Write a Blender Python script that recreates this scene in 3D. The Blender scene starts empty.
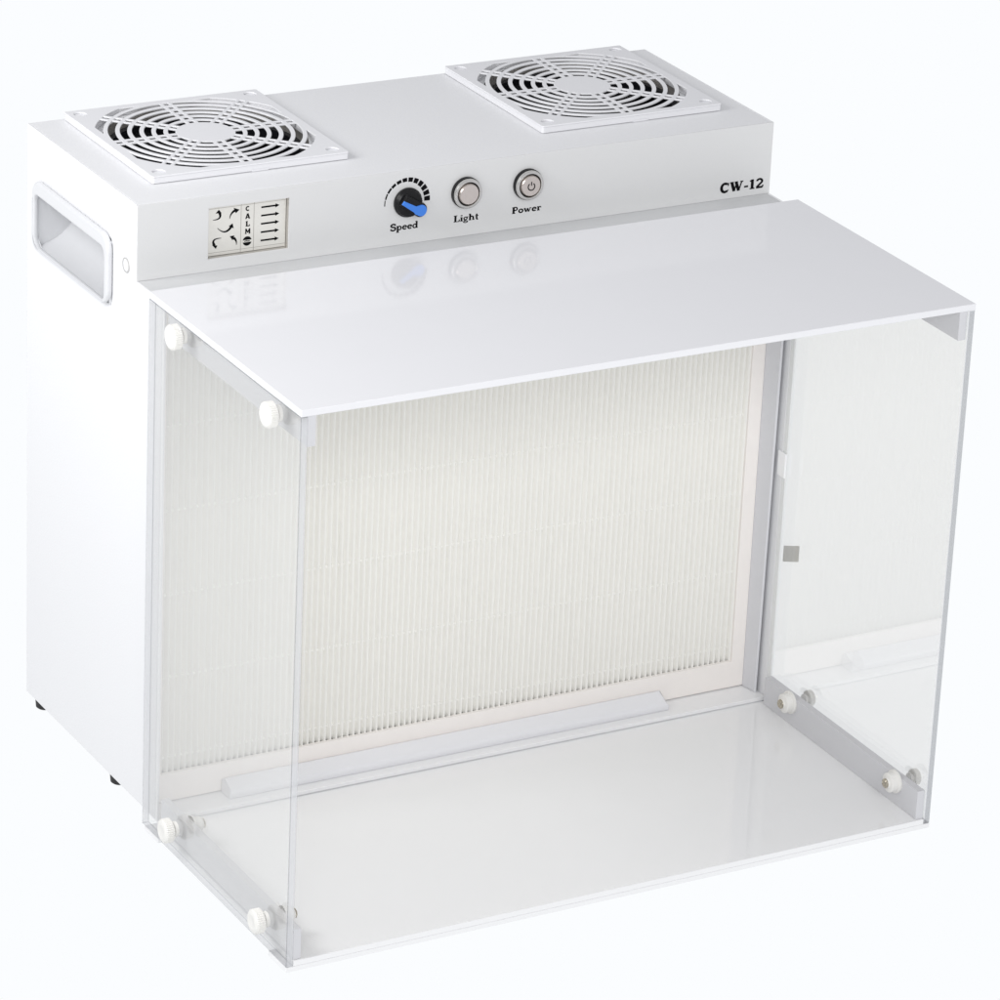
import bpy, bmesh, math, random
from mathutils import Vector, Matrix
random.seed(7)
SC = 0.01                       # everything below is written in centimetres
scene = bpy.context.scene
col = scene.collection
PI = math.pi

# ------------------------------------------------------------------ materials
def new_mat(name):
    m = bpy.data.materials.new(name); m.use_nodes = True
    nt = m.node_tree; nt.nodes.clear()
    out = nt.nodes.new('ShaderNodeOutputMaterial')
    return m, nt, out

def principled(name, color, rough=.5, metal=0, spec=.5, coat=0, noise=0, nscale=900, bump=0, bscale=1500,
               rvar=0, sss=0, trans=0, aniso=0):
    m, nt, out = new_mat(name)
    b = nt.nodes.new('ShaderNodeBsdfPrincipled')
    b.inputs['Base Color'].default_value = (*color, 1)
    b.inputs['Roughness'].default_value = rough
    b.inputs['Metallic'].default_value = metal
    b.inputs['Specular IOR Level'].default_value = spec
    b.inputs['Coat Weight'].default_value = coat
    b.inputs['Coat Roughness'].default_value = .05
    if aniso: b.inputs['Anisotropic'].default_value = aniso
    if sss:
        b.inputs['Subsurface Weight'].default_value = sss
        b.inputs['Subsurface Radius'].default_value = (.004, .004, .004)
        b.inputs['Subsurface Scale'].default_value = 1
    nt.links.new(b.outputs[0], out.inputs[0])
    tc = nt.nodes.new('ShaderNodeTexCoord')
    if noise:
        n = nt.nodes.new('ShaderNodeTexNoise'); n.inputs['Scale'].default_value = nscale
        n.inputs['Detail'].default_value = 3
        nt.links.new(tc.outputs['Object'], n.inputs['Vector'])
        mx = nt.nodes.new('ShaderNodeMix'); mx.data_type = 'RGBA'
        mx.inputs[6].default_value = (*[c * (1 - noise) for c in color], 1)
        mx.inputs[7].default_value = (*[min(1, c * (1 + noise)) for c in color], 1)
        nt.links.new(n.outputs['Fac'], mx.inputs[0])
        nt.links.new(mx.outputs[2], b.inputs['Base Color'])
    if rvar:
        n = nt.nodes.new('ShaderNodeTexNoise'); n.inputs['Scale'].default_value = 25
        n.inputs['Detail'].default_value = 6
        nt.links.new(tc.outputs['Object'], n.inputs['Vector'])
        mr = nt.nodes.new('ShaderNodeMapRange')
        mr.inputs[3].default_value = max(0, rough - rvar); mr.inputs[4].default_value = rough + rvar
        nt.links.new(n.outputs['Fac'], mr.inputs[0]); nt.links.new(mr.outputs[0], b.inputs['Roughness'])
    if bump:
        n = nt.nodes.new('ShaderNodeTexNoise'); n.inputs['Scale'].default_value = bscale
        n.inputs['Detail'].default_value = 2
        nt.links.new(tc.outputs['Object'], n.inputs['Vector'])
        bp = nt.nodes.new('ShaderNodeBump'); bp.inputs['Strength'].default_value = bump
        bp.inputs['Distance'].default_value = .0003
        nt.links.new(n.outputs['Fac'], bp.inputs['Height']); nt.links.new(bp.outputs[0], b.inputs['Normal'])
    return m

M = {}
M['steel'] = principled('powder_coated_steel', (.785, .787, .80),   .42, noise=.035, nscale=1000, bump=.35, bscale=900, rvar=.05)
M['panel'] = principled('satin_front_sheet', (.70, .702, .70), .38, noise=.012, nscale=900, bump=.15, rvar=.04)
M['acrylic'] = principled('white_acrylic', (.79, .79, .81), .08, spec=.33, noise=.008, nscale=40, bump=.35, bscale=14)
M['floor_acrylic'] = principled('white_floor_acrylic', (.84, .84, .845), .05, spec=.6, noise=.008, nscale=40)
M['plastic'] = principled('white_plastic', (.78, .78, .80), .35, noise=.01, nscale=300)
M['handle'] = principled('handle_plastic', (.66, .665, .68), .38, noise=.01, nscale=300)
M['nylon'] = principled('nylon_white', (.80, .79, .76), .45, sss=.15)
M['paper'] = principled('pleated_filter_paper', (.90, .892, .86), .9, noise=.03, nscale=260, bump=.3, bscale=2500)
M['glue'] = principled('filter_glue_line', (.84, .835, .80), .7)
M['filterframe'] = principled('filter_frame_cream', (.89, .85, .815), .6, noise=.02, nscale=120)
M['flange'] = principled('flange_acrylic', (.62, .62, .64), .2, noise=.01, nscale=300)
M['aluminium'] = principled('grey_coated_aluminium', (.78, .79, .785), .38, noise=.02, nscale=500)
M['step'] = principled('shaded_step_sheet', (.60, .605, .61), .5, noise=.015, nscale=500)  # greyed so that the shadow on the step is in its colour
M['post'] = principled('satin_post', (.66, .665, .69), .33, noise=.015, nscale=500)
M['clip'] = principled('white_clip', (.90, .90, .91), .3)
M['catch'] = principled('steel_catch', (.42, .41, .39), .4, metal=.4)
M['black'] = principled('black_rubber', (.012, .012, .013), .6)
M['blackplastic'] = principled('black_plastic', (.008, .008, .009), .34, spec=.25)
M['fan'] = principled('fan_black', (.012, .013, .017), .42, spec=.3)
M['ink'] = principled('black_ink', (.006, .006, .007), .9, spec=.08)
M['blue'] = principled('blue_pointer', (.045, .21, .72), .3)
M['chrome'] = principled('chrome_ring', (.66, .65, .63), .16, metal=1)
M['brushed'] = principled('brushed_button', (.70, .64, .60), .33, metal=.85, aniso=.7, noise=.05, nscale=400)
M['screw'] = principled('screw_metal', (.50, .46, .38), .25, metal=1)
M['duct'] = principled('fan_duct_metal', (.55, .53, .50), .3, metal=.6)
M['card'] = principled('airflow_card', (.83, .815, .765), .33, metal=.35, noise=.03, nscale=120)
M['cardline'] = principled('airflow_card_line', (.30, .28, .25), .6)

def acrylic_clear(name, tint, f0=.05, rough=0.0, body=0.0, power=4.0, k=.92):
    """clear sheet: Fresnel reflection over tinted see-through, each face counted once"""
    m, nt, out = new_mat(name); N = nt.nodes.new; L = nt.links.new
    g = N('ShaderNodeNewGeometry')
    d = N('ShaderNodeVectorMath'); d.operation = 'DOT_PRODUCT'
    L(g.outputs['Incoming'], d.inputs[0]); L(g.outputs['Normal'], d.inputs[1])
    a = N('ShaderNodeMath'); a.operation = 'ABSOLUTE'; L(d.outputs['Value'], a.inputs[0])
    s = N('ShaderNodeMath'); s.operation = 'SUBTRACT'; s.inputs[0].default_value = 1; L(a.outputs[0], s.inputs[1])
    p = N('ShaderNodeMath'); p.operation = 'POWER'; L(s.outputs[0], p.inputs[0]); p.inputs[1].default_value = power
    q = N('ShaderNodeMath'); q.operation = 'MULTIPLY_ADD'; L(p.outputs[0], q.inputs[0])
    q.inputs[1].default_value = k; q.inputs[2].default_value = f0
    t = N('ShaderNodeBsdfTransparent'); t.inputs[0].default_value = (*tint, 1)
    gl = N('ShaderNodeBsdfGlossy'); gl.inputs['Roughness'].default_value = rough
    gl.inputs[0].default_value = (1, 1, 1, 1)
    base = t
    if body:
        df = N('ShaderNodeBsdfDiffuse'); df.inputs[0].default_value = (.78, .79, .81, 1)
        mb = N('ShaderNodeMixShader'); mb.inputs[0].default_value = body
        L(t.outputs[0], mb.inputs[1]); L(df.outputs[0], mb.inputs[2]); base = mb
    mx = N('ShaderNodeMixShader'); L(q.outputs[0], mx.inputs[0])
    L(base.outputs[0], mx.inputs[1]); L(gl.outputs[0], mx.inputs[2]); L(mx.outputs[0], out.inputs[0])
    return m
M['clear'] = acrylic_clear('clear_acrylic', (.969, .969, .965), f0=.16, k=.5)
M['edge'] = acrylic_clear('lit_acrylic_edge', (.82, .82, .84), f0=.12, rough=.1, body=.35)  # light copy of the acrylic edge, brightness put into its colour
M['edge_shaded'] = acrylic_clear('shaded_acrylic_edge', (.48, .49, .51), f0=.08, rough=.15, body=.22)  # dark copy of the same edge, a dark reflection put into its colour

# ------------------------------------------------------------------ mesh helpers
def finish(me, mat, smooth=True, angle=35):
    if mat is not None and not me.materials: me.materials.append(mat)
    if smooth:
        for p in me.polygons: p.use_smooth = True
        me.set_sharp_from_angle(angle=math.radians(angle))
        b = bmesh.new(); b.from_mesh(me); flag = False
        for e in b.edges:
            if len(e.link_faces) == 2 and e.smooth:
                a0, a1 = (f.calc_area() for f in e.link_faces)
                if max(a0, a1) > 6 * min(a0, a1) and e.link_faces[0].normal.angle(e.link_faces[1].normal, 0) > .02:
                    e.smooth = False; flag = True
        if flag: b.to_mesh(me)
        b.free()
    return me

def obj(name, data, mat, parent=None, smooth=True, angle=35, label=None):
    """data: bmesh in centimetres (or a ready mesh) -> ONE linked object"""
    if isinstance(data, bmesh.types.BMesh):
        bmesh.ops.recalc_face_normals(data, faces=data.faces[:]) if getattr(data, 'faces') else None
        me = bpy.data.meshes.new(name)
        bmesh.ops.scale(data, vec=(SC, SC, SC), verts=data.verts[:])
        data.to_mesh(me); data.free()
    else:
        me = data
    finish(me, mat, smooth, angle)
    o = bpy.data.objects.new(name, me); col.objects.link(o)
    if parent: o.parent = parent
    if label: o['label'] = label
    return o

def box(bm, x0, x1, y0, y1, z0, z1, bev=0, seg=2):
    r = bmesh.ops.create_cube(bm, size=1)
    vs = r['verts']
    bmesh.ops.scale(bm, vec=(abs(x1 - x0), abs(y1 - y0), abs(z1 - z0)), verts=vs)
    bmesh.ops.translate(bm, vec=((x0 + x1) / 2, (y0 + y1) / 2, (z0 + z1) / 2), verts=vs)
    if bev:
        es = list({e for v in vs for e in v.link_edges})
        bmesh.ops.bevel(bm, geom=es, offset=bev, segments=seg, profile=.5, affect='EDGES')
    return bm

def axis_matrix(origin, axis):
    """local +Z -> axis"""
    z = Vector(axis).normalized()
    q = Vector((0, 0, 1)).rotation_difference(z)
    return Matrix.Translation(Vector(origin)) @ q.to_matrix().to_4x4()

def lathe(bm, prof, origin, axis, n=48, rfun=None):
    """prof: (r, h) list"""
    mt = axis_matrix(origin, axis); rings = []
    for i, (r, h) in enumerate(prof):
        if r < 1e-6: rings.append([bm.verts.new(mt @ Vector((0, 0, h)))]); continue
        ring = []
        for k in range(n):
            a = 2 * PI * k / n
            rr = rfun(i, k, r) if rfun else r
            ring.append(bm.verts.new(mt @ Vector((rr * math.cos(a), rr * math.sin(a), h))))
        rings.append(ring)
    for A, Bq in zip(rings, rings[1:]):
        for k in range(n):
            k2 = (k + 1) % n
            if len(A) == 1 and len(Bq) == 1: continue
            if len(A) == 1: bm.faces.new((A[0], Bq[k], Bq[k2]))
            elif len(Bq) == 1: bm.faces.new((A[k], A[k2], Bq[0]))
            else: bm.faces.new((A[k], A[k2], Bq[k2], Bq[k]))
    return bm

def plate(loops, thick, mat4, bev=0.0, res=2):
    """flat sheet with holes (even-odd loops in local XY, cm); spans local z 0..thick"""
    cu = bpy.data.curves.new('plate', 'CURVE'); cu.dimensions = '2D'; cu.fill_mode = 'BOTH'
    for lp in loops:
        sp = cu.splines.new('POLY'); sp.points.add(len(lp) - 1)
        for i, (x, y) in enumerate(lp): sp.points[i].co = (x * SC, y * SC, 0, 1)
        sp.use_cyclic_u = True
    cu.extrude = (thick / 2 - bev) * SC; cu.bevel_depth = bev * SC; cu.bevel_resolution = res
    cu.offset = -bev * SC
    o = bpy.data.objects.new('tmp_plate', cu); col.objects.link(o)
    me = bpy.data.meshes.new_from_object(o)
    bpy.data.objects.remove(o); bpy.data.curves.remove(cu)
    m = mat4.copy(); m.translation = m.translation * SC
    me.transform(Matrix.Translation((0, 0, 0)) @ m @ Matrix.Translation((0, 0, thick / 2 * SC)))
    me.update()
    return me

def join_meshes(name, ms, mats=None):
    bm = bmesh.new()
    for m in ms: bm.from_mesh(m)
    me = bpy.data.meshes.new(name); bm.to_mesh(me); bm.free()
    for m in ms: bpy.data.meshes.remove(m)
    return me

def bm_to_me(bm):
    bmesh.ops.recalc_face_normals(bm, faces=bm.faces[:])
    bmesh.ops.scale(bm, vec=(SC, SC, SC), verts=bm.verts[:])
    me = bpy.data.meshes.new('t'); bm.to_mesh(me); bm.free(); return me

def rect(x0, x1, y0, y1): return [(x0, y0), (x1, y0), (x1, y1), (x0, y1)]
def rrect(x0, x1, y0, y1, r, n=8):
    out = []
    for cx, cy, a in ((x1 - r, y0 + r, -90), (x1 - r, y1 - r, 0), (x0 + r, y1 - r, 90), (x0 + r, y0 + r, 180)):
        for k in range(n + 1):
            t = math.radians(a + 90 * k / n); out.append((cx + r * math.cos(t), cy + r * math.sin(t)))
    return out
def circ(cx, cy, r, n=64): return [(cx + r * math.cos(2 * PI * k / n), cy + r * math.sin(2 * PI * k / n)) for k in range(n)]

# local frames: XY -> world
def frame(origin, X, Y):
    X = Vector(X); Y = Vector(Y); Z = X.cross(Y)
    m = Matrix.Identity(4)
    for i in range(3): m[i][0] = X[i]; m[i][1] = Y[i]; m[i][2] = Z[i]
    m.translation = Vector(origin); return m
XY = lambda z: frame((0, 0, z), (1, 0, 0), (0, 1, 0))            # local z up
def XZ(y): return frame((0, y, 0), (1, 0, 0), (0, 0, 1))          # local z -> -y (towards the viewer)
def YZ(x): return frame((x, 0, 0), (0, -1, 0), (0, 0, 1))          # local (-y, z), local z -> -x

# ------------------------------------------------------------------ measures (cm), fitted to the photograph
W, D, H = 40.0, 14.82, 35.96
ZB, ZC, YB = .83, 31.64, -3.6      # YB: front edge of the housing sides
HXL, HXR, ZT, YF, ZF = -.41, 40.41, 32.02, -20.78, .62
HYB = -2.46
FAN_H = .46

# ------------------------------------------------------------------ the thing
root = bpy.data.objects.new('air_flow_cabinet', None); col.objects.link(root)
root['label'] = 'white desktop clean air cabinet with two top fans and clear sided hood'
root['category'] = 'air flow cabinet'

def T(p): return (p[0], p[1])
# --- housing: sheet metal shell of plates
ms = []
hole_handle = rrect(-13.36, -3.15, 29.2, 33.0, .4)
side_outline = [(-D, ZB), (-YB, ZB), (-YB, ZC), (-.13, ZC), (-.13, H), (-D, H)]
ms.append(plate([side_outline, hole_handle], .12, YZ(.12), .025))
ms.append(plate([[(-D, ZB), (-YB, ZB), (-YB, ZC), (-.13, ZC), (-.13, H), (-D, H)]], .12, YZ(W), .025))
FC = [(8.08, 8.75), (32.24, 8.82)]           # fan centres
ms.append(plate([rect(.125, W - .125, .13, D)] + [circ(cx, cy, 5.75, 96) for cx, cy in FC], .12, XY(H - .12), .02))
shell = join_meshes('housing', ms)
bm = bmesh.new()
box(bm, .13, W - .13, D - .12, D - .001, ZB + .01, H - .125)       # back
box(bm, .13, W - .13, -1.6, D - .13, ZB + .005, ZB + .12)       # bottom
m2 = bm_to_me(bm)
shell = join_meshes('housing', [shell, m2])
housing = obj('housing', shell, M['steel'], root)

# control panel sheet + step in front of it
WX0, WX1, WZ0, WZ1 = 4.2, 9.02, 32.35, 35.27
cp = plate([rect(0, W, ZC + .002, H - .002), rect(WX0, WX1, WZ0, WZ1)], .12, XZ(.12), .02)
control = obj('control_panel', cp, M['panel'], root)
bm = bmesh.new(); box(bm, .13, W - .13, YB, .10, ZC - .12, ZC - .002, .02)
obj('step_sheet', bm, M['step'], root)

# --- side handle
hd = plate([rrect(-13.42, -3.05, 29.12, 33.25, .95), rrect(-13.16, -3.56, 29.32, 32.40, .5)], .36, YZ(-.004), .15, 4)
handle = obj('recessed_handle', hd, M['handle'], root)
bm = bmesh.new()
prof = []
for k in range(15):
    a = PI / 2 * k / 14
    prof.append((-.15 + 2.6 * math.sin(a), 31.7 - 2.45 * math.cos(a)))
prof += [(2.45, 32.85), (-.15, 32.85)]
rings = []
for y in (3.22, 13.3):
    rings.append([bm.verts.new((x, y, z)) for x, z in prof])
for i in range(len(prof) - 1):
    bm.faces.new((rings[0][i], rings[0][i + 1], rings[1][i + 1], rings[1][i]))
for rg in rings: bm.faces.new(rg)
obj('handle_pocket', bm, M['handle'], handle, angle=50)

# --- blind bolt on the side
bm = bmesh.new()
lathe(bm, [(0, .05), (.30, .05), (.36, .03), (.38, 0), (.38, -.02)], (0, 1.32, 32.15), (-1, 0, 0), 40)
bolt = obj('side_bolt', bm, M['plastic'], root)
bm = bmesh.new()
lathe(bm, [(.36, .03), (.36, .06), (.42, .06), (.42, 0)], (0, 1.32, 32.15), (-1, 0, 0), 40)
obj('bolt_ring', bm, M['chrome'], bolt)

# --- feet
for fx, fy in ((.78, 13.9), (.78, 3.2), (39.22, 13.9), (39.22, 3.2)):
    bm = bmesh.new()
    lathe(bm, [(0, 0), (.40, 0), (.52, .1), (.58, ZB), (0, ZB)], (fx, fy, 0), (0, 0, 1), 32)
    obj('foot', bm, M['black'], root)

# --- fan guards
def clip_poly(poly, h):
    for ax in (0, 1):
        for sg in (1, -1):
            out = []
            for i in range(len(poly)):
                a, b = poly[i - 1], poly[i]
                da, db = h - sg * a[ax], h - sg * b[ax]
                if da >= 0 and db >= 0: out.append(b)
                elif da >= 0 > db or da < 0 <= db:
                    t = da / (da - db); q = (a[0] + t * (b[0] - a[0]), a[1] + t * (b[1] - a[1]))
                    out.append(q)
                    if db >= 0: out.append(b)
            poly = out
            if len(poly) < 3: return []
    return poly
def guard_holes():
    holes = []
    gaps = [1.72 + .665 * i for i in range(7)]
    for g in gaps:
        r0, r1 = g - .05, g + .36
        if r0 > 5.5: r1 += .04
        for s in range(8):
            th = s * PI / 4
            def seg(off0, off1, a, b):
                p = []
                def ang(r, o, base): return base + math.asin(min(1, o / r))
                A0, A1 = ang(r1, off0, a), ang(r1, off1, b)
                n = 14
                for k in range(n + 1):
                    t = A0 + (A1 - A0) * k / n; p.append((r1 * math.cos(t), r1 * math.sin(t)))
                B0, B1 = ang(r0, off0, a), ang(r0, off1, b)
                for k in range(n + 1):
                    t = B1 + (B0 - B1) * k / n; p.append((r0 * math.cos(t), r0 * math.sin(t)))
                return p
            for p in (seg(.36, -.36, th, th + PI / 4), seg(-.16, .16, th, th)):
                q = clip_poly(p, 5.42)
                if len(q) >= 3:
                    ar = abs(sum(q[i - 1][0] * q[i][1] - q[i][0] * q[i - 1][1] for i in range(len(q)))) / 2
                    if ar > .02: holes.append(q)
    return holes
def make_guard(cx, cy):
    loops = [rrect(-5.95, 5.95, -5.95, 5.95, .12, 4)] + guard_holes()
    loops += [circ(sx * 5.25, sy * 5.25, .36, 28) for sx in (-1, 1) for sy in (-1, 1)]
    me1 = plate(loops, .10, XY(H + FAN_H - .10), .03, 2)
    # skirt: the frame round the edge goes down to the sheet
    me2 = plate([rrect(-5.93, 5.93, -5.93, 5.93, .12, 4), clipcircle()], FAN_H - .145, XY(H + .04), .0)
    me = join_meshes('fan_guard', [me1, me2])
    me.transform(Matrix.Translation((cx * SC, cy * SC, 0)))
    g = obj('fan_guard', me, M['plastic'], root)
    bm = bmesh.new(); box(bm, cx + .0, cx + 1.0, cy - 5.975, cy - 5.94, H + .02, H + .13, 0)
    obj('guard_latch', bm, M['plastic'], g)
    # countersunk screw seats
    for sx in (-1, 1):
        for sy in (-1, 1):
            bm = bmesh.new()
            lathe(bm, [(.42, .26), (.30, .12), (.22, .0), (0, -.01)], (cx + sx * 5.25, cy + sy * 5.25, H + .02), (0, 0, 1), 20)
            obj('screw_seat', bm, M['duct'], g)
    return g
def clipcircle():
    return clip_poly(circ(0, 0, 6.12, 128), 5.45)
def make_fan(cx, cy):
    bm = bmesh.new()     # duct ring: bright upper lip
    lathe(bm, [(5.74, 0), (5.70, -.25), (5.66, -.45), (5.66, -.60)], (cx, cy, H - .0), (0, 0, 1), 96)
    f = obj('fan', bm, M['duct'], root)
    bm = bmesh.new()
    lathe(bm, [(0, -.55), (1.9, -.55), (2.05, -.7), (2.05, -2.2)], (cx, cy, H), (0, 0, 1), 48)
    obj('fan_hub', bm, M['fan'], f)
    bm = bmesh.new()
    lathe(bm, [(5.7, -.56), (5.30, -.56), (5.3, -2.6), (0, -2.62)], (cx, cy, H), (0, 0, 1), 96)
    obj('fan_casing', bm, M['fan'], f)
    for b in range(7):
        bm = bmesh.new(); rows = []
        for i in range(9):
            r = 2.03 + (5.2 - 2.03) * i / 8
            row = []
            for j in range(7):
                t = j / 6
                a = 2 * PI * b / 7 + .12 * i / 8 + t * .74
                zz = -.8 - 1.2 * t ** 1.2 * (1 - .25 * i / 8)
                row.append(bm.verts.new((cx + r * math.cos(a), cy + r * math.sin(a), H + zz)))
            rows.append(row)
        for i in range(8):
            for j in range(6):
                bm.faces.new((rows[i][j], rows[i + 1][j], rows[i + 1][j + 1], rows[i][j + 1]))
        e = bmesh.ops.solidify(bm, geom=bm.faces[:], thickness=.08)
        obj('fan_blade', bm, M['fan'], f)
for cx, cy in FC:
    make_guard(cx, cy); make_fan(cx, cy)

# ------------------------------------------------------------------ lettering made of strokes
def arc(cx, cy, rx, ry, a0, a1, n=14):
    return [(cx + rx * math.cos(math.radians(a0 + (a1 - a0) * k / n)), cy + ry * math.sin(math.radians(a0 + (a1 - a0) * k / n))) for k in range(n + 1)]
def ln(*p): return list(p)
G = {
 'S': (.74, [(arc(.35, .74, .25, .21, 25, 262) + arc(.35, .27, .28, .24, 85, -150), .17), (ln((.58, .70), (.62, .98)), .09), (ln((.06, .02), (.09, .32)), .09)]),
 'p': (.70, [(ln((.16, .62), (.16, -.30)), .17), (arc(.36, .31, .21, .26, 150, -150), .13), (ln((0, .60), (.16, .60)), .08), (ln((0, -.30), (.34, -.30)), .08)]),
 'e': (.62, [(arc(.31, .31, .22, .26, 5, 322, 20), .14), (ln((.12, .33), (.54, .33)), .08)]),
 'd': (.72, [(arc(.30, .31, .21, .26, 30, 330, 18), .13), (ln((.52, 1.0), (.52, 0)), .17), (ln((.36, .98), (.52, .98)), .08), (ln((.52, .04), (.68, .04)), .08)]),
 'L': (.78, [(ln((.22, 1), (.22, 0)), .19), (ln((.02, .96), (.44, .96)), .08), (ln((.02, .04), (.66, .04)), .09), (ln((.66, 0), (.70, .34)), .10)]),
 'i': (.38, [(ln((.18, .62), (.18, 0)), .17), (ln((.02, .6), (.18, .6)), .08), (ln((0, .04), (.36, .04)), .08), (ln((.17, .80), (.17, .96)), .17)]),
 'g': (.66, [(arc(.28, .38, .19, .20, 0, 360, 20), .12), (arc(.30, -.14, .24, .13, 0, 360, 20), .10), (ln((.42, .54), (.60, .60)), .10), (ln((.16, .20), (.14, .04), (.42, .0)), .10)]),
 'h': (.76, [(ln((.16, 1), (.16, 0)), .17), (arc(.36, .36, .19, .24, 170, 0) + ln((.56, 0)), .15), (ln((.0, .98), (.16, .98)), .08), (ln((0, .04), (.32, .04)), .08), (ln((.42, .04), (.72, .04)), .08)]),
 't': (.48, [(ln((.20, .88), (.20, .2)) + arc(.32, .16, .12, .12, 180, 300), .15), (ln((.02, .58), (.42, .58)), .08)]),
 'P': (.76, [(ln((.20, 1), (.20, 0)), .19), (ln((.02, .04), (.42, .04)), .08), (ln((.02, .96), (.38, .96)), .08), (ln((.2, .96), (.42, .96)) + arc(.42, .72, .20, .24, 85, -90) + ln((.22, .48)), .13)]),
 'o': (.66, [(arc(.32, .31, .22, .26, 0, 360, 24), .15)]),
 'w': (.96, [(ln((.12, .60), (.30, .02)), .15), (ln((.30, .02), (.46, .58)), .08), (ln((.44, .60), (.62, .02)), .15), (ln((.62, .02), (.80, .60)), .08), (ln((0, .6), (.26, .6)), .08), (ln((.68, .6), (.92, .6)), .08)]),
 'r': (.56, [(ln((.18, .62), (.18, 0)), .17), (arc(.36, .38, .17, .2, 160, 50), .12), (ln((.47, .50), (.47, .42)), .14), (ln((.02, .6), (.18, .6)), .08), (ln((.02, .04), (.38, .04)), .08)]),
 'C': (.86, [(arc(.42, .5, .30, .44, 48, 312, 24), .19), (ln((.70, .66), (.72, .98)), .09), (ln((.64, .14), (.72, .26)), .09)]),
 'W': (1.22, [(ln((.16, .96), (.40, .02)), .20), (ln((.40, .02), (.60, .9)), .09), (ln((.54, .96), (.80, .02)), .20), (ln((.80, .02), (1.04, .96)), .09), (ln((0, .96), (.34, .96)), .09), (ln((.42, .96), (.72, .96)), .09), (ln((.90, .96), (1.18, .96)), .09)]),
 '-': (.50, [(ln((.06, .34), (.42, .34)), .14)]),
 '1': (.58, [(ln((.28, 1), (.28, 0)), .19), (ln((.06, .82), (.28, .96)), .10), (ln((.06, .04), (.50, .04)), .09)]),
 '2': (.72, [(arc(.34, .70, .23, .25, 170, -20) + ln((.10, .10)), .15), (ln((.06, .08), (.62, .08)), .16), (ln((.62, .04), (.66, .30)), .09)]),
 'c': (.9, [(arc(.45, .5, .33, .38, 50, 310, 6), .2)]),
 'A': (.9, [(ln((.12, 0), (.42, 1)), .2), (ln((.46, 1), (.76, 0)), .24), (ln((.2, .3), (.7, .3)), .14), (ln((.0, .05), (.28, .05)), .1), (ln((.6, .05), (.9, .05)), .1)]),
 'l': (.9, [(ln((.3, 1), (.3, 0)), .24), (ln((.1, .08), (.8, .08)), .16), (ln((.8, 0), (.8, .34)), .12), (ln((.1, .95), (.5, .95)), .1)]),
 'M': (1.0, [(ln((.14, 0), (.14, 1)), .16), (ln((.14, 1), (.5, .25)), .2), (ln((.5, .25), (.84, 1)), .16), (ln((.84, 1), (.84, 0)), .24), (ln((.0, .05), (.3, .05)), .1), (ln((.68, .05), (1, .05)), .1)]),
}
_lev = [0]
def ribbon(bm, pts, w, place):
    """pts 2D; w scalar or list; place(x, y, lift) -> 3D"""
    n = len(pts); _lev[0] += 1; lift = (_lev[0] % 12) * .0004
    L, Rr = [], []
    for i in range(n):
        a = pts[max(0, i - 1)]; b = pts[min(n - 1, i + 1)]
        dx, dy = b[0] - a[0], b[1] - a[1]; l = math.hypot(dx, dy) or 1
        nx, ny = -dy / l, dx / l
        ww = (w[i] if isinstance(w, list) else w) / 2
        L.append(bm.verts.new(place(pts[i][0] + nx * ww, pts[i][1] + ny * ww, lift)))
        Rr.append(bm.verts.new(place(pts[i][0] - nx * ww, pts[i][1] - ny * ww, lift)))
    for i in range(n - 1):
        bm.faces.new((L[i], L[i + 1], Rr[i + 1], Rr[i]))
def write(bm, text, x, z, h, width, y):
    tot = sum(G[c][0] for c in text); k = width / tot
    cx = x
    for c in text:
        for pts, w in G[c][1]:
            ribbon(bm, pts, w * 1.35, lambda px, pz, lf, cx=cx: (cx + px * k, y - lf, z + pz * h))
        cx += G[c][0] * k
def ink(name, parent, mat='ink', fn=None):
    bm = bmesh.new(); fn(bm)
    me = bpy.data.meshes.new(name)
    bmesh.ops.scale(bm, vec=(SC, SC, SC), verts=bm.verts[:]); bm.to_mesh(me); bm.free()
    return obj(name, me, M[mat], parent, smooth=False)
ink('speed_lettering', control, fn=lambda b: write(b, 'Speed', 15.26, 32.52, .40, 1.74, -.004))
ink('light_lettering', control, fn=lambda b: write(b, 'Light', 19.22, 32.53, .38, 1.60, -.004))
ink('power_lettering', control, fn=lambda b: write(b, 'Power', 22.92, 32.55, .38, 1.90, -.004))
ink('model_lettering', control, fn=lambda b: write(b, 'CW-12', 36.62, 32.05, .58, 2.95, -.004))

# --- speed dial ticks
KX, KZ = 16.25, 34.12
def ticks(bm):
    n = 12
    for i in range(n):
        a0 = 184 - i * 15.9; a1 = a0 - 12.6
        if i < 3: a1 = a0 - 14.2
        wdt = .05 + .36 * (i / (n - 1)) ** .9 if i > 0 else .06
        wdt = min(wdt, .36)
        ro = 1.42; r = ro - wdt / 2
        ribbon(bm, arc(0, 0, r, r, a0, a1, 5), wdt, lambda x, z, lf: (KX + x, -.004 - lf, KZ + z))
ink('dial_ticks', control, fn=ticks)

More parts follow.
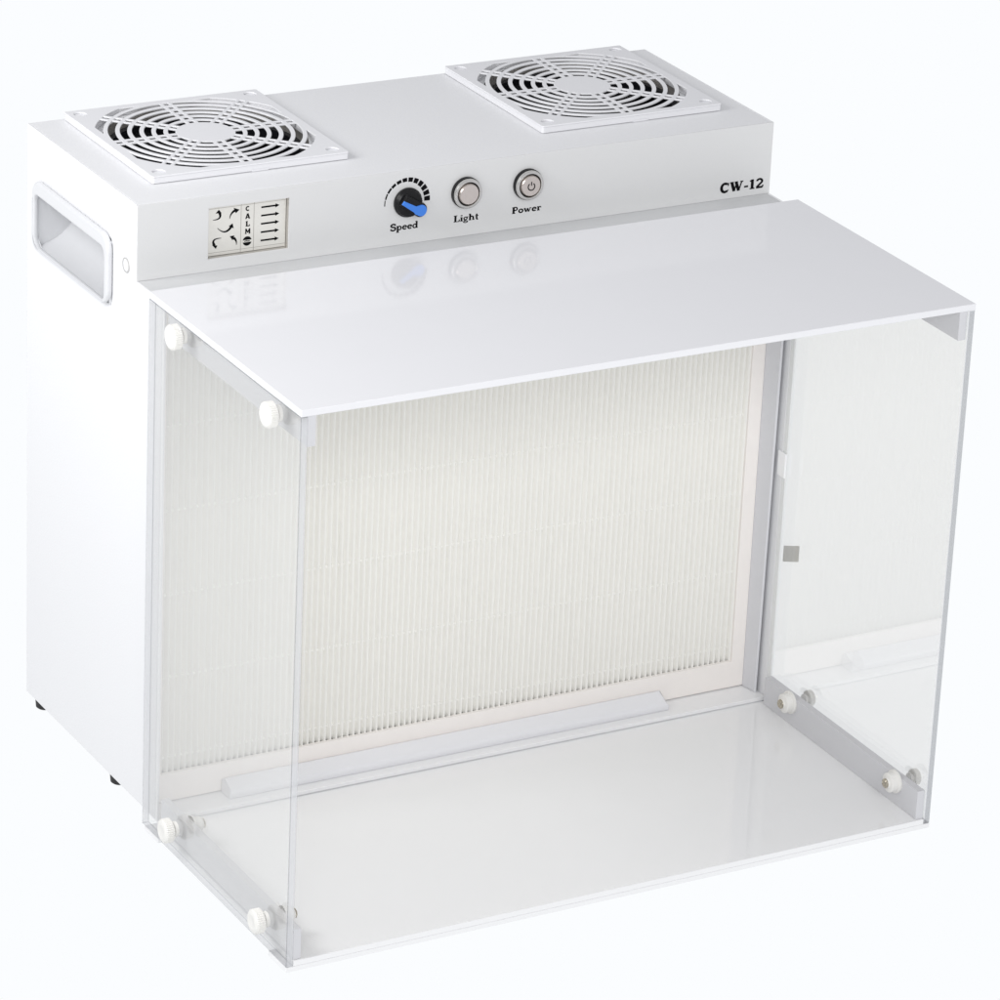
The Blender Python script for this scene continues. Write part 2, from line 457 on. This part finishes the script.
# --- speed knob
bm = bmesh.new()
lathe(bm, [(.84, 0), (.85, .05), (.85, .16), (.80, .22), (.77, .36), (.72, .42), (0, .43)], (KX, -.005, KZ), (0, -1, 0), 64,
      rfun=lambda i, k, r: r * (1 + (.012 if k % 2 else -.012)) if 2 < i < 5 else r)
knob = obj('speed_knob', bm, M['blackplastic'], root)
ang = math.radians(-33)
ca, sa = math.cos(ang), math.sin(ang)
def kp(u, v, y): return (KX + u * ca - v * sa, y, KZ + u * sa + v * ca)
bm = bmesh.new()       # black grip bar with rounded nose
outl = [(-.62, -.36), (.55, -.40)] + [(.62 + .43 * math.cos(math.radians(t)), .43 * math.sin(math.radians(t))) for t in range(-80, 81, 16)] + [(.55, .40), (-.62, .36)]
def prism(bm, outl, y0, y1, inset=0):
    a = [bm.verts.new(kp(u, v, y0)) for u, v in outl]
    b = [bm.verts.new(kp(u * (1 - inset), v * (1 - inset), y1)) for u, v in outl]
    n = len(outl)
    for i in range(n): bm.faces.new((a[i], a[(i + 1) % n], b[(i + 1) % n], b[i]))
    bm.faces.new(b); bm.faces.new(a[::-1])
prism(bm, outl, -.38, -.66, .04)
obj('knob_grip', bm, M['blackplastic'], knob)
bm = bmesh.new()
outb = [(-.62, -.26), (.30, -.30), (.44, -.36)] + [(.66 + .34 * math.cos(math.radians(t)), .34 * math.sin(math.radians(t))) for t in range(-100, 141, 16)] + [(.22, .06), (-.60, -.02)]
prism(bm, outb, -.62, -.72, .03)
obj('knob_pointer', bm, M['blue'], knob)

# --- push buttons
def button(cx, cz, name, symbol, label):
    bm = bmesh.new()
    lathe(bm, [(.90, 0), (.90, .20), (.84, .22), (.60, .22), (.60, .1), (0, .1)], (cx, -.004, cz), (0, -1, 0), 56)
    b = obj(name, bm, M['blackplastic'], root, label=label)
    bm = bmesh.new()
    lathe(bm, [(.82, .215), (.86, .235), (.87, .30), (.83, .40), (.76, .42), (.70, .40), (.68, .34), (.68, .16)], (cx, -.004, cz), (0, -1, 0), 56)
    obj('bezel', bm, M['chrome'], b)
    bm = bmesh.new()
    lathe(bm, [(.60, .12), (.60, .44), (.56, .50), (0, .505)], (cx, -.004, cz), (0, -1, 0), 56)
    cap = obj('button_cap', bm, M['brushed'], b)
    if symbol:
        def sym(bm):
            pl = lambda x, z, lf: (cx + x, -.512 - lf, cz + z)
            ribbon(bm, arc(0, -.02, .21, .21, 125, 415, 24), .065, pl)
            ribbon(bm, [(0, .04), (0, .27)], .065, pl)
        ink('power_symbol', cap, fn=sym)
button(19.9, 34.24, 'push_button', False, 'plain round metal push button above the word Light')
button(23.82, 34.24, 'push_button', True, 'round metal push button with power symbol above the word Power')

# --- airflow indicator window
bm = bmesh.new()
box(bm, WX0 - .3, WX1 + .3, .42, .50, WZ0 - .3, WZ1 + .3)
for (x0, x1, z0, z1) in ((WX0 - .1, WX0 + .004, WZ0 - .1, WZ1 + .1), (WX1 - .004, WX1 + .1, WZ0 - .1, WZ1 + .1), (WX0, WX1, WZ1 - .004, WZ1 + .1), (WX0, WX1, WZ0 - .1, WZ0 + .004)):
    box(bm, x0, x1, .125, .42, z0, z1)
win = obj('airflow_indicator', bm, M['duct'], control)
bm = bmesh.new(); box(bm, WX0 + .03, WX1 - .03, .36, .41, WZ0 + .03, WZ1 - .03)
card = obj('indicator_card', bm, M['card'], win)
CWd, CHt = WX1 - WX0, WZ1 - WZ0
def uv(X, Y):            # enlarged-picture coordinates -> card plane
    u = (X - 165) / 737.; v = (Y - (170 - .13 * (X - 165))) / 461.
    return (WX0 + u * CWd + .13, WZ1 - v * CHt + .02)
def cardplace(x, z, lf): return (x, .356 - lf, z)
def lines(bm):
    for X in (466, 584):
        a = uv(X, 150); b = uv(X, 560)
        ribbon(bm, [(a[0], WZ0 + .05), (a[0], WZ1 - .08)], .025, cardplace)
    for z in (WZ0 + .2, WZ1 - .2):
        ribbon(bm, [(WX0 + .05, z), (WX1 - .05, z)], .018, cardplace)
ink('card_lines', card, 'cardline', lines)
def arrow(bm, pts, w, head):
    P = [uv(*p) for p in pts]
    q = []
    n = 12
    for k in range(n + 1):       # quadratic bezier through middle
        t = k / n
        a, b, c = P
        ctrl = (2 * b[0] - (a[0] + c[0]) / 2, 2 * b[1] - (a[1] + c[1]) / 2)
        q.append(((1 - t) ** 2 * a[0] + 2 * t * (1 - t) * ctrl[0] + t * t * c[0], (1 - t) ** 2 * a[1] + 2 * t * (1 - t) * ctrl[1] + t * t * c[1]))
    w *= 1.25
    ribbon(bm, q, [.03 + (w - .03) * (k / n) for k in range(n + 1)], cardplace)
    h = [uv(*p) for p in head]; _lev[0] += 1; lf = (_lev[0] % 12) * .0004
    bm.faces.new([bm.verts.new(cardplace(x, z, lf)) for x, z in h])
def arrows(bm):
    arrow(bm, [(208, 300), (268, 280), (268, 232)], .13, [(262, 205), (232, 240), (288, 236)])
    arrow(bm, [(362, 287), (378, 240), (412, 212)], .13, [(450, 204), (396, 188), (418, 238)])
    arrow(bm, [(252, 372), (318, 405), (376, 362)], .12, [(390, 328), (354, 356), (400, 374)])
    arrow(bm, [(288, 462), (222, 482), (228, 530)], .13, [(240, 560), (204, 524), (254, 530)])
    arrow(bm, [(428, 525), (424, 486), (400, 462)], .13, [(366, 446), (408, 438), (392, 484)])
    for yl, yr in ((184, 160), (257, 239), (333, 312), (409, 388), (486, 463)):
        a = uv(650, yl + 2); b = uv(785, yr + 5); c = uv(818, yr); 
        z = (a[1] + b[1]) / 2
        ribbon(bm, [(a[0], z), (b[0], z)], .10, cardplace)
        _lev[0] += 1; lf = (_lev[0] % 12) * .0004
        bm.faces.new([bm.verts.new(cardplace(*p, lf)) for p in ((b[0] - .03, z + .12), (c[0], z), (b[0] - .03, z - .12))])
ink('flow_arrows', card, 'ink', arrows)
def calm(bm):
    for ch, Y in (('c', 218), ('A', 287), ('l', 356), ('M', 424)):
        x, z = uv(528, Y)
        for pts, w in G[ch][1]:
            ribbon(bm, pts, w * 1.2, lambda px, pz, lf: cardplace(x - .15 + px * .32, z + pz * .30, lf))
    x, z = uv(526, 490)
    for s in (1, -1):
        _lev[0] += 1; lf = (_lev[0] % 12) * .0004
        pts = [(x + .27 * math.cos(math.radians(a)), z + s * .27 * math.sin(math.radians(a))) for a in range(14, 167, 8)]
        bm.faces.new([bm.verts.new(cardplace(px, pz, lf)) for px, pz in pts])
    ribbon(bm, [(x - .17, z - .01), (x - .05, z + .015), (x + .05, z - .01), (x + .16, z + .01)], .05, cardplace)
ink('card_lettering', card, 'ink', calm)

# ------------------------------------------------------------------ filter in the opening
FX0, FX1, FZ0, FZ1 = 1.02, 38.5, 2.66, 30.6
FY = -1.80                      # front face of the filter frame
ff = plate([rect(.14, 39.36, .96, 31.5), rect(FX0, FX1, FZ0, FZ1)], .30, XZ(FY + .30), .03)
filt = obj('filter', ff, M['filterframe'], root)
bm = bmesh.new()
per = .366; npl = int((FX1 - FX0) / per) + 2
prof = [(0, 0), (.10, -.03), (.26, -.26), (.40, -.43), (.5, -.47), (.60, -.43), (.74, -.26), (.90, -.03)]
NR = 22; rows = []
for r in range(NR + 1):
    z = FZ0 - .1 + (FZ1 - FZ0 + .2) * r / NR; row = []
    for k in range(npl):
        jit = .007 * math.sin(k * 1.7 + r * .35) + .010 * math.sin(k * .37 + r * .5)
        dj = .02 * math.sin(k * 2.3 + r * .4)
        for t, d in prof:
            x = FX0 - .05 + (k + t) * per + jit
            row.append(bm.verts.new((x, FY + .66 + (d) * (1 + dj), z)))
    rows.append(row)
for r in range(NR):
    for i in range(len(rows[0]) - 1):
        bm.faces.new((rows[r][i], rows[r][i + 1], rows[r + 1][i + 1], rows[r + 1][i]))
obj('filter_pleats', bm, M['paper'], filt, angle=60)
bm = bmesh.new(); box(bm, FX0 - .1, FX1 + .3, FY + .70, FY + .76, FZ0 - .1, FZ1 + .1)
obj('filter_backing', bm, M['paper'], filt)
for z in (3.45, 8.4, 13.45, 18.5, 23.55, 28.6):
    bm = bmesh.new(); box(bm, FX0, FX1, FY + .46, FY + .74, z - .09, z + .09, .06)
    obj('glue_line', bm, M['glue'], filt)

# posts beside the filter, ledge under it, baffle bar
bm = bmesh.new()
pp = [(39.36, -1.78, 0), (39.36, -2.0, 0), (39.52, -2.72, .8)] + [(39.61 + .09 * math.cos(math.radians(t)), -2.85 + .09 * math.sin(math.radians(t)), 1) for t in range(200, 361, 20)] + [(39.70, -1.78, 0)]
lo = [bm.verts.new((x, y, .93)) for x, y, k in pp]
hi = [bm.verts.new((x, y - .34 * k, 31.5)) for x, y, k in pp]
for i in range(len(pp)):
    j = (i + 1) % len(pp); bm.faces.new((lo[i], lo[j], hi[j], hi[i]))
bm.faces.new(lo[::-1]); bm.faces.new(hi)
obj('side_post', bm, M['post'], root)
bm = bmesh.new(); box(bm, 39.71, 39.87, -2.6, -2.4, .93, 31.5)
obj('gap_shade', bm, M['blackplastic'], root)  # black strip standing in for the shade inside the gap
bm = bmesh.new(); box(bm, 39.90, 39.985, -4.02, -3.61, .66, 31.60, .02)
obj('side_strip', bm, M['aluminium'], root)
bm = bmesh.new()
box(bm, .13, 39.87, -3.64, -1.2, .66, .90, .03)
obj('ledge', bm, M['floor_acrylic'], root)
bm = bmesh.new()
prof = [(-1.83, .91), (-1.83, 1.70), (-1.90, 1.76), (-2.0, 1.77), (-2.75, 1.42), (-2.92, 1.32), (-2.97, 1.22), (-2.97, .98), (-2.92, .91)]
ra = [bm.verts.new((4.75 + (.14 if i in (2, 3, 4, 5) else 0), y, z)) for i, (y, z) in enumerate(prof)]
rb = [bm.verts.new((33.55 - (.14 if i in (2, 3, 4, 5) else 0), y, z)) for i, (y, z) in enumerate(prof)]
for i in range(len(prof)):
    j = (i + 1) % len(prof); bm.faces.new((ra[i], ra[j], rb[j], rb[i]))
bm.faces.new(ra); bm.faces.new(rb[::-1])
bmesh.ops.bevel(bm, geom=[e for e in bm.edges if e.calc_length() < 3], offset=.05, segments=2, profile=.5, affect='EDGES')
obj('baffle_bar', bm, M['plastic'], root, angle=50)

# ------------------------------------------------------------------ hood
bm = bmesh.new(); box(bm, HXL, HXR, YF, HYB, ZC + .004, ZT, .035, 3)
top = obj('top_panel', bm, M['acrylic'], root)
bm = bmesh.new(); box(bm, .02, 39.98, YF + .01, -3.66, .30, ZF, .03, 3)
base = obj('base_panel', bm, M['floor_acrylic'], root)
bm = bmesh.new(); box(bm, HXL, HXR, YF + .02, -18.6, 0.0, .29, .03)
obj('front_foot_strip', bm, M['floor_acrylic'], base)
bm = bmesh.new(); box(bm, HXL + .02, HXR - .02, -4.6, HYB - .3, 0.02, .29, .03)
obj('rear_foot_strip', bm, M['floor_acrylic'], base)
def flange(x0, x1, z0, z1, parent):
    bm = bmesh.new(); box(bm, x0, x1, YF + .13, -4.04, z0, z1, .03)
    obj('side_flange', bm, M['flange'], parent)
flange(.015, .50, 29.92, ZC - .002, top); flange(39.50, 39.985, 29.92, ZC - .002, top)
flange(.015, .50, ZF + .002, 2.42, base); flange(39.50, 39.985, ZF + .002, 2.42, base)

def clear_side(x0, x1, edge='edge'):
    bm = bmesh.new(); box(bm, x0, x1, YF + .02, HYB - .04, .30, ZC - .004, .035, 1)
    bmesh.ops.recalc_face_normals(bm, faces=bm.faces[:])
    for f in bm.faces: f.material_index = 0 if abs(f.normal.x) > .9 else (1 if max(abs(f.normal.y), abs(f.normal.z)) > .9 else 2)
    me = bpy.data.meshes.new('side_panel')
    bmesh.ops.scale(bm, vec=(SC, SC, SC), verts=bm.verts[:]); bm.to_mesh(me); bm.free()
    me.materials.append(M['clear']); me.materials.append(M[edge]); me.materials.append(M['edge' if edge == 'edge_shaded' else 'edge_shaded'])
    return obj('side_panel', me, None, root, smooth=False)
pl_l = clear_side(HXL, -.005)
pl_r = clear_side(40.005, HXR, 'edge_shaded')  # right edge gets the darkened copy, its dark reflection painted in
# thumb screws through side panels and flanges
def thumb_screw(sx, y, z):
    xs = HXL - .004 if sx < 0 else HXR + .004
    xi = .505 if sx < 0 else 39.495
    bm = bmesh.new()
    n = 64
    lathe(bm, [(0, .88), (.36, .88), (.40, .90), (.52, .88), (.60, .85), (.67, .78), (.67, .36), (.61, .31), (.34, .31), (.34, .20), (.44, .20), (.44, 0), (0, 0)],
          (xs, y, z), (sx, 0, 0), 144, rfun=lambda i, k, r: r * (1 + (.03 if (k % 4) < 2 else -.035)) if 4 < i < 7 else r)
    if sx > 0: bmesh.ops.scale(bm, vec=(.7, .70, .70), space=Matrix.Translation((-xs, -y, -z)), verts=bm.verts[:])
    t = obj('thumb_screw', bm, M['nylon'], root, angle=32)
    bm = bmesh.new()
    rn = .70 if sx > 0 else .56
    lathe(bm, [(rn, 0), (rn, .12), (rn - .1, .16), (rn - .12, .50), (rn - .2, .56), (.34, .58), (.30, .66), (0, .66)], (xi, y, z), (-sx, 0, 0), 40)
    nut = obj('nut', bm, M['nylon'], t)
    bm = bmesh.new()
    lathe(bm, [(.28, .64), (.28, .74), (.20, .80), (.10, .76), (0, .74)], (xi, y, z), (-sx, 0, 0), 32)
    obj('screw_tip', bm, M['screw'], nut)
for sx in (-1, 1):
    for y in (-6.95, -18.35):
        if sx < 0: thumb_screw(sx, y, 31.1 if y > -10 else 31.0)
        thumb_screw(sx, y, 2.05)
# small catches on the right strip
bm = bmesh.new(); box(bm, 39.78, 39.895, -4.06, -3.25, 15.25, 16.8, .03)
obj('strip_clip', bm, M['clip'], root)
bm = bmesh.new(); box(bm, -.02, .92, -.05, .05, 9.63, 10.66, .04)
bmesh.ops.rotate(bm, verts=bm.verts[:], cent=(0, 0, 0), matrix=Matrix.Rotation(math.radians(-27), 3, 'Z'))
bmesh.ops.translate(bm, verts=bm.verts[:], vec=(40.46, -3.60, 0))
obj('panel_catch', bm, M['catch'], root)

# ------------------------------------------------------------------ setting: white ground with an added glow, so no shadow falls on it
bm = bmesh.new()
r = bmesh.ops.create_grid(bm, x_segments=1, y_segments=1, size=1200)
bmesh.ops.translate(bm, vec=(0, 0, -.01), verts=r['verts'])
m, nt, out = new_mat('glowing_ground_white')
em = nt.nodes.new('ShaderNodeEmission'); em.inputs[0].default_value = (.965, .982, 1.0, 1); em.inputs[1].default_value = 1.0  # added emission: the ground itself glows white and lights from below
nt.links.new(em.outputs[0], out.inputs[0])
g = obj('ground', bm, m, None, smooth=False)
g['kind'] = 'structure'

w = bpy.data.worlds.new('World'); scene.world = w; w.use_nodes = True
bg = w.node_tree.nodes['Background']; bg.inputs[0].default_value = (.955, .965, 1.0, 1); bg.inputs[1].default_value = .56

def area(name, loc, target, size, power, color=(1, 1, 1), size_y=None):
    l = bpy.data.lights.new(name, 'AREA'); l.energy = power; l.color = color
    l.shape = 'RECTANGLE'; l.size = size; l.size_y = size_y or size
    o = bpy.data.objects.new(name, l); col.objects.link(o)
    o.location = loc
    o.rotation_euler = (Vector(target) - Vector(loc)).to_track_quat('-Z', 'Y').to_euler()
    return o
area('far_left_softbox', (-.90, .0, 1.0), (.1, -.02, .25), .5, 1.8)
area('key_softbox', (-.55, -.05, .75), (.1, -.02, .25), .4, 3.3)
area('front_softbox', (.0, -1.6, 1.0), (.2, -.05, .2), .6, 6.0)
area('front_left_softbox', (-.7, -1.6, 1.0), (.2, -.05, .15), .6, 7.4)

# ------------------------------------------------------------------ camera (solved from the photograph)
rv = Vector((0.406271, -0.539578, -0.050899))
R = Matrix.Rotation(rv.length, 3, rv.normalized()) @ Matrix(((1, 0, 0), (0, 0, -1), (0, 1, 0)))
t = Vector((-12.810589, -2.192797, 256.219011))
loc = Vector((20, 0, 18)) - R.transposed() @ t
cam = bpy.data.cameras.new('camera'); co = bpy.data.objects.new('camera', cam); col.objects.link(co)
mw = Matrix.Identity(4)
for i in range(3):
    mw[i][0] = R[0][i]; mw[i][1] = -R[1][i]; mw[i][2] = -R[2][i]
mw.translation = loc * SC
co.matrix_world = mw
cam.sensor_width = 36; cam.lens = 4491.54 / 1000 * 36
cam.shift_x = (500 - 680.2414) / 1000; cam.shift_y = (499.4672 - 500) / 1000
cam.clip_start = .05; cam.clip_end = 100
scene.camera = co

scene.view_settings.view_transform = 'Standard'; scene.view_settings.look = 'None'
scene.view_settings.exposure = 0; scene.view_settings.gamma = 1
scene.view_settings.use_curve_mapping = False
cy_ = scene.cycles
cy_.max_bounces = 14; cy_.diffuse_bounces = 6; cy_.glossy_bounces = 6; cy_.transparent_max_bounces = 16
try:
    cy_.use_denoising = True; cy_.denoiser = 'OPENIMAGEDENOISE'
except Exception: pass
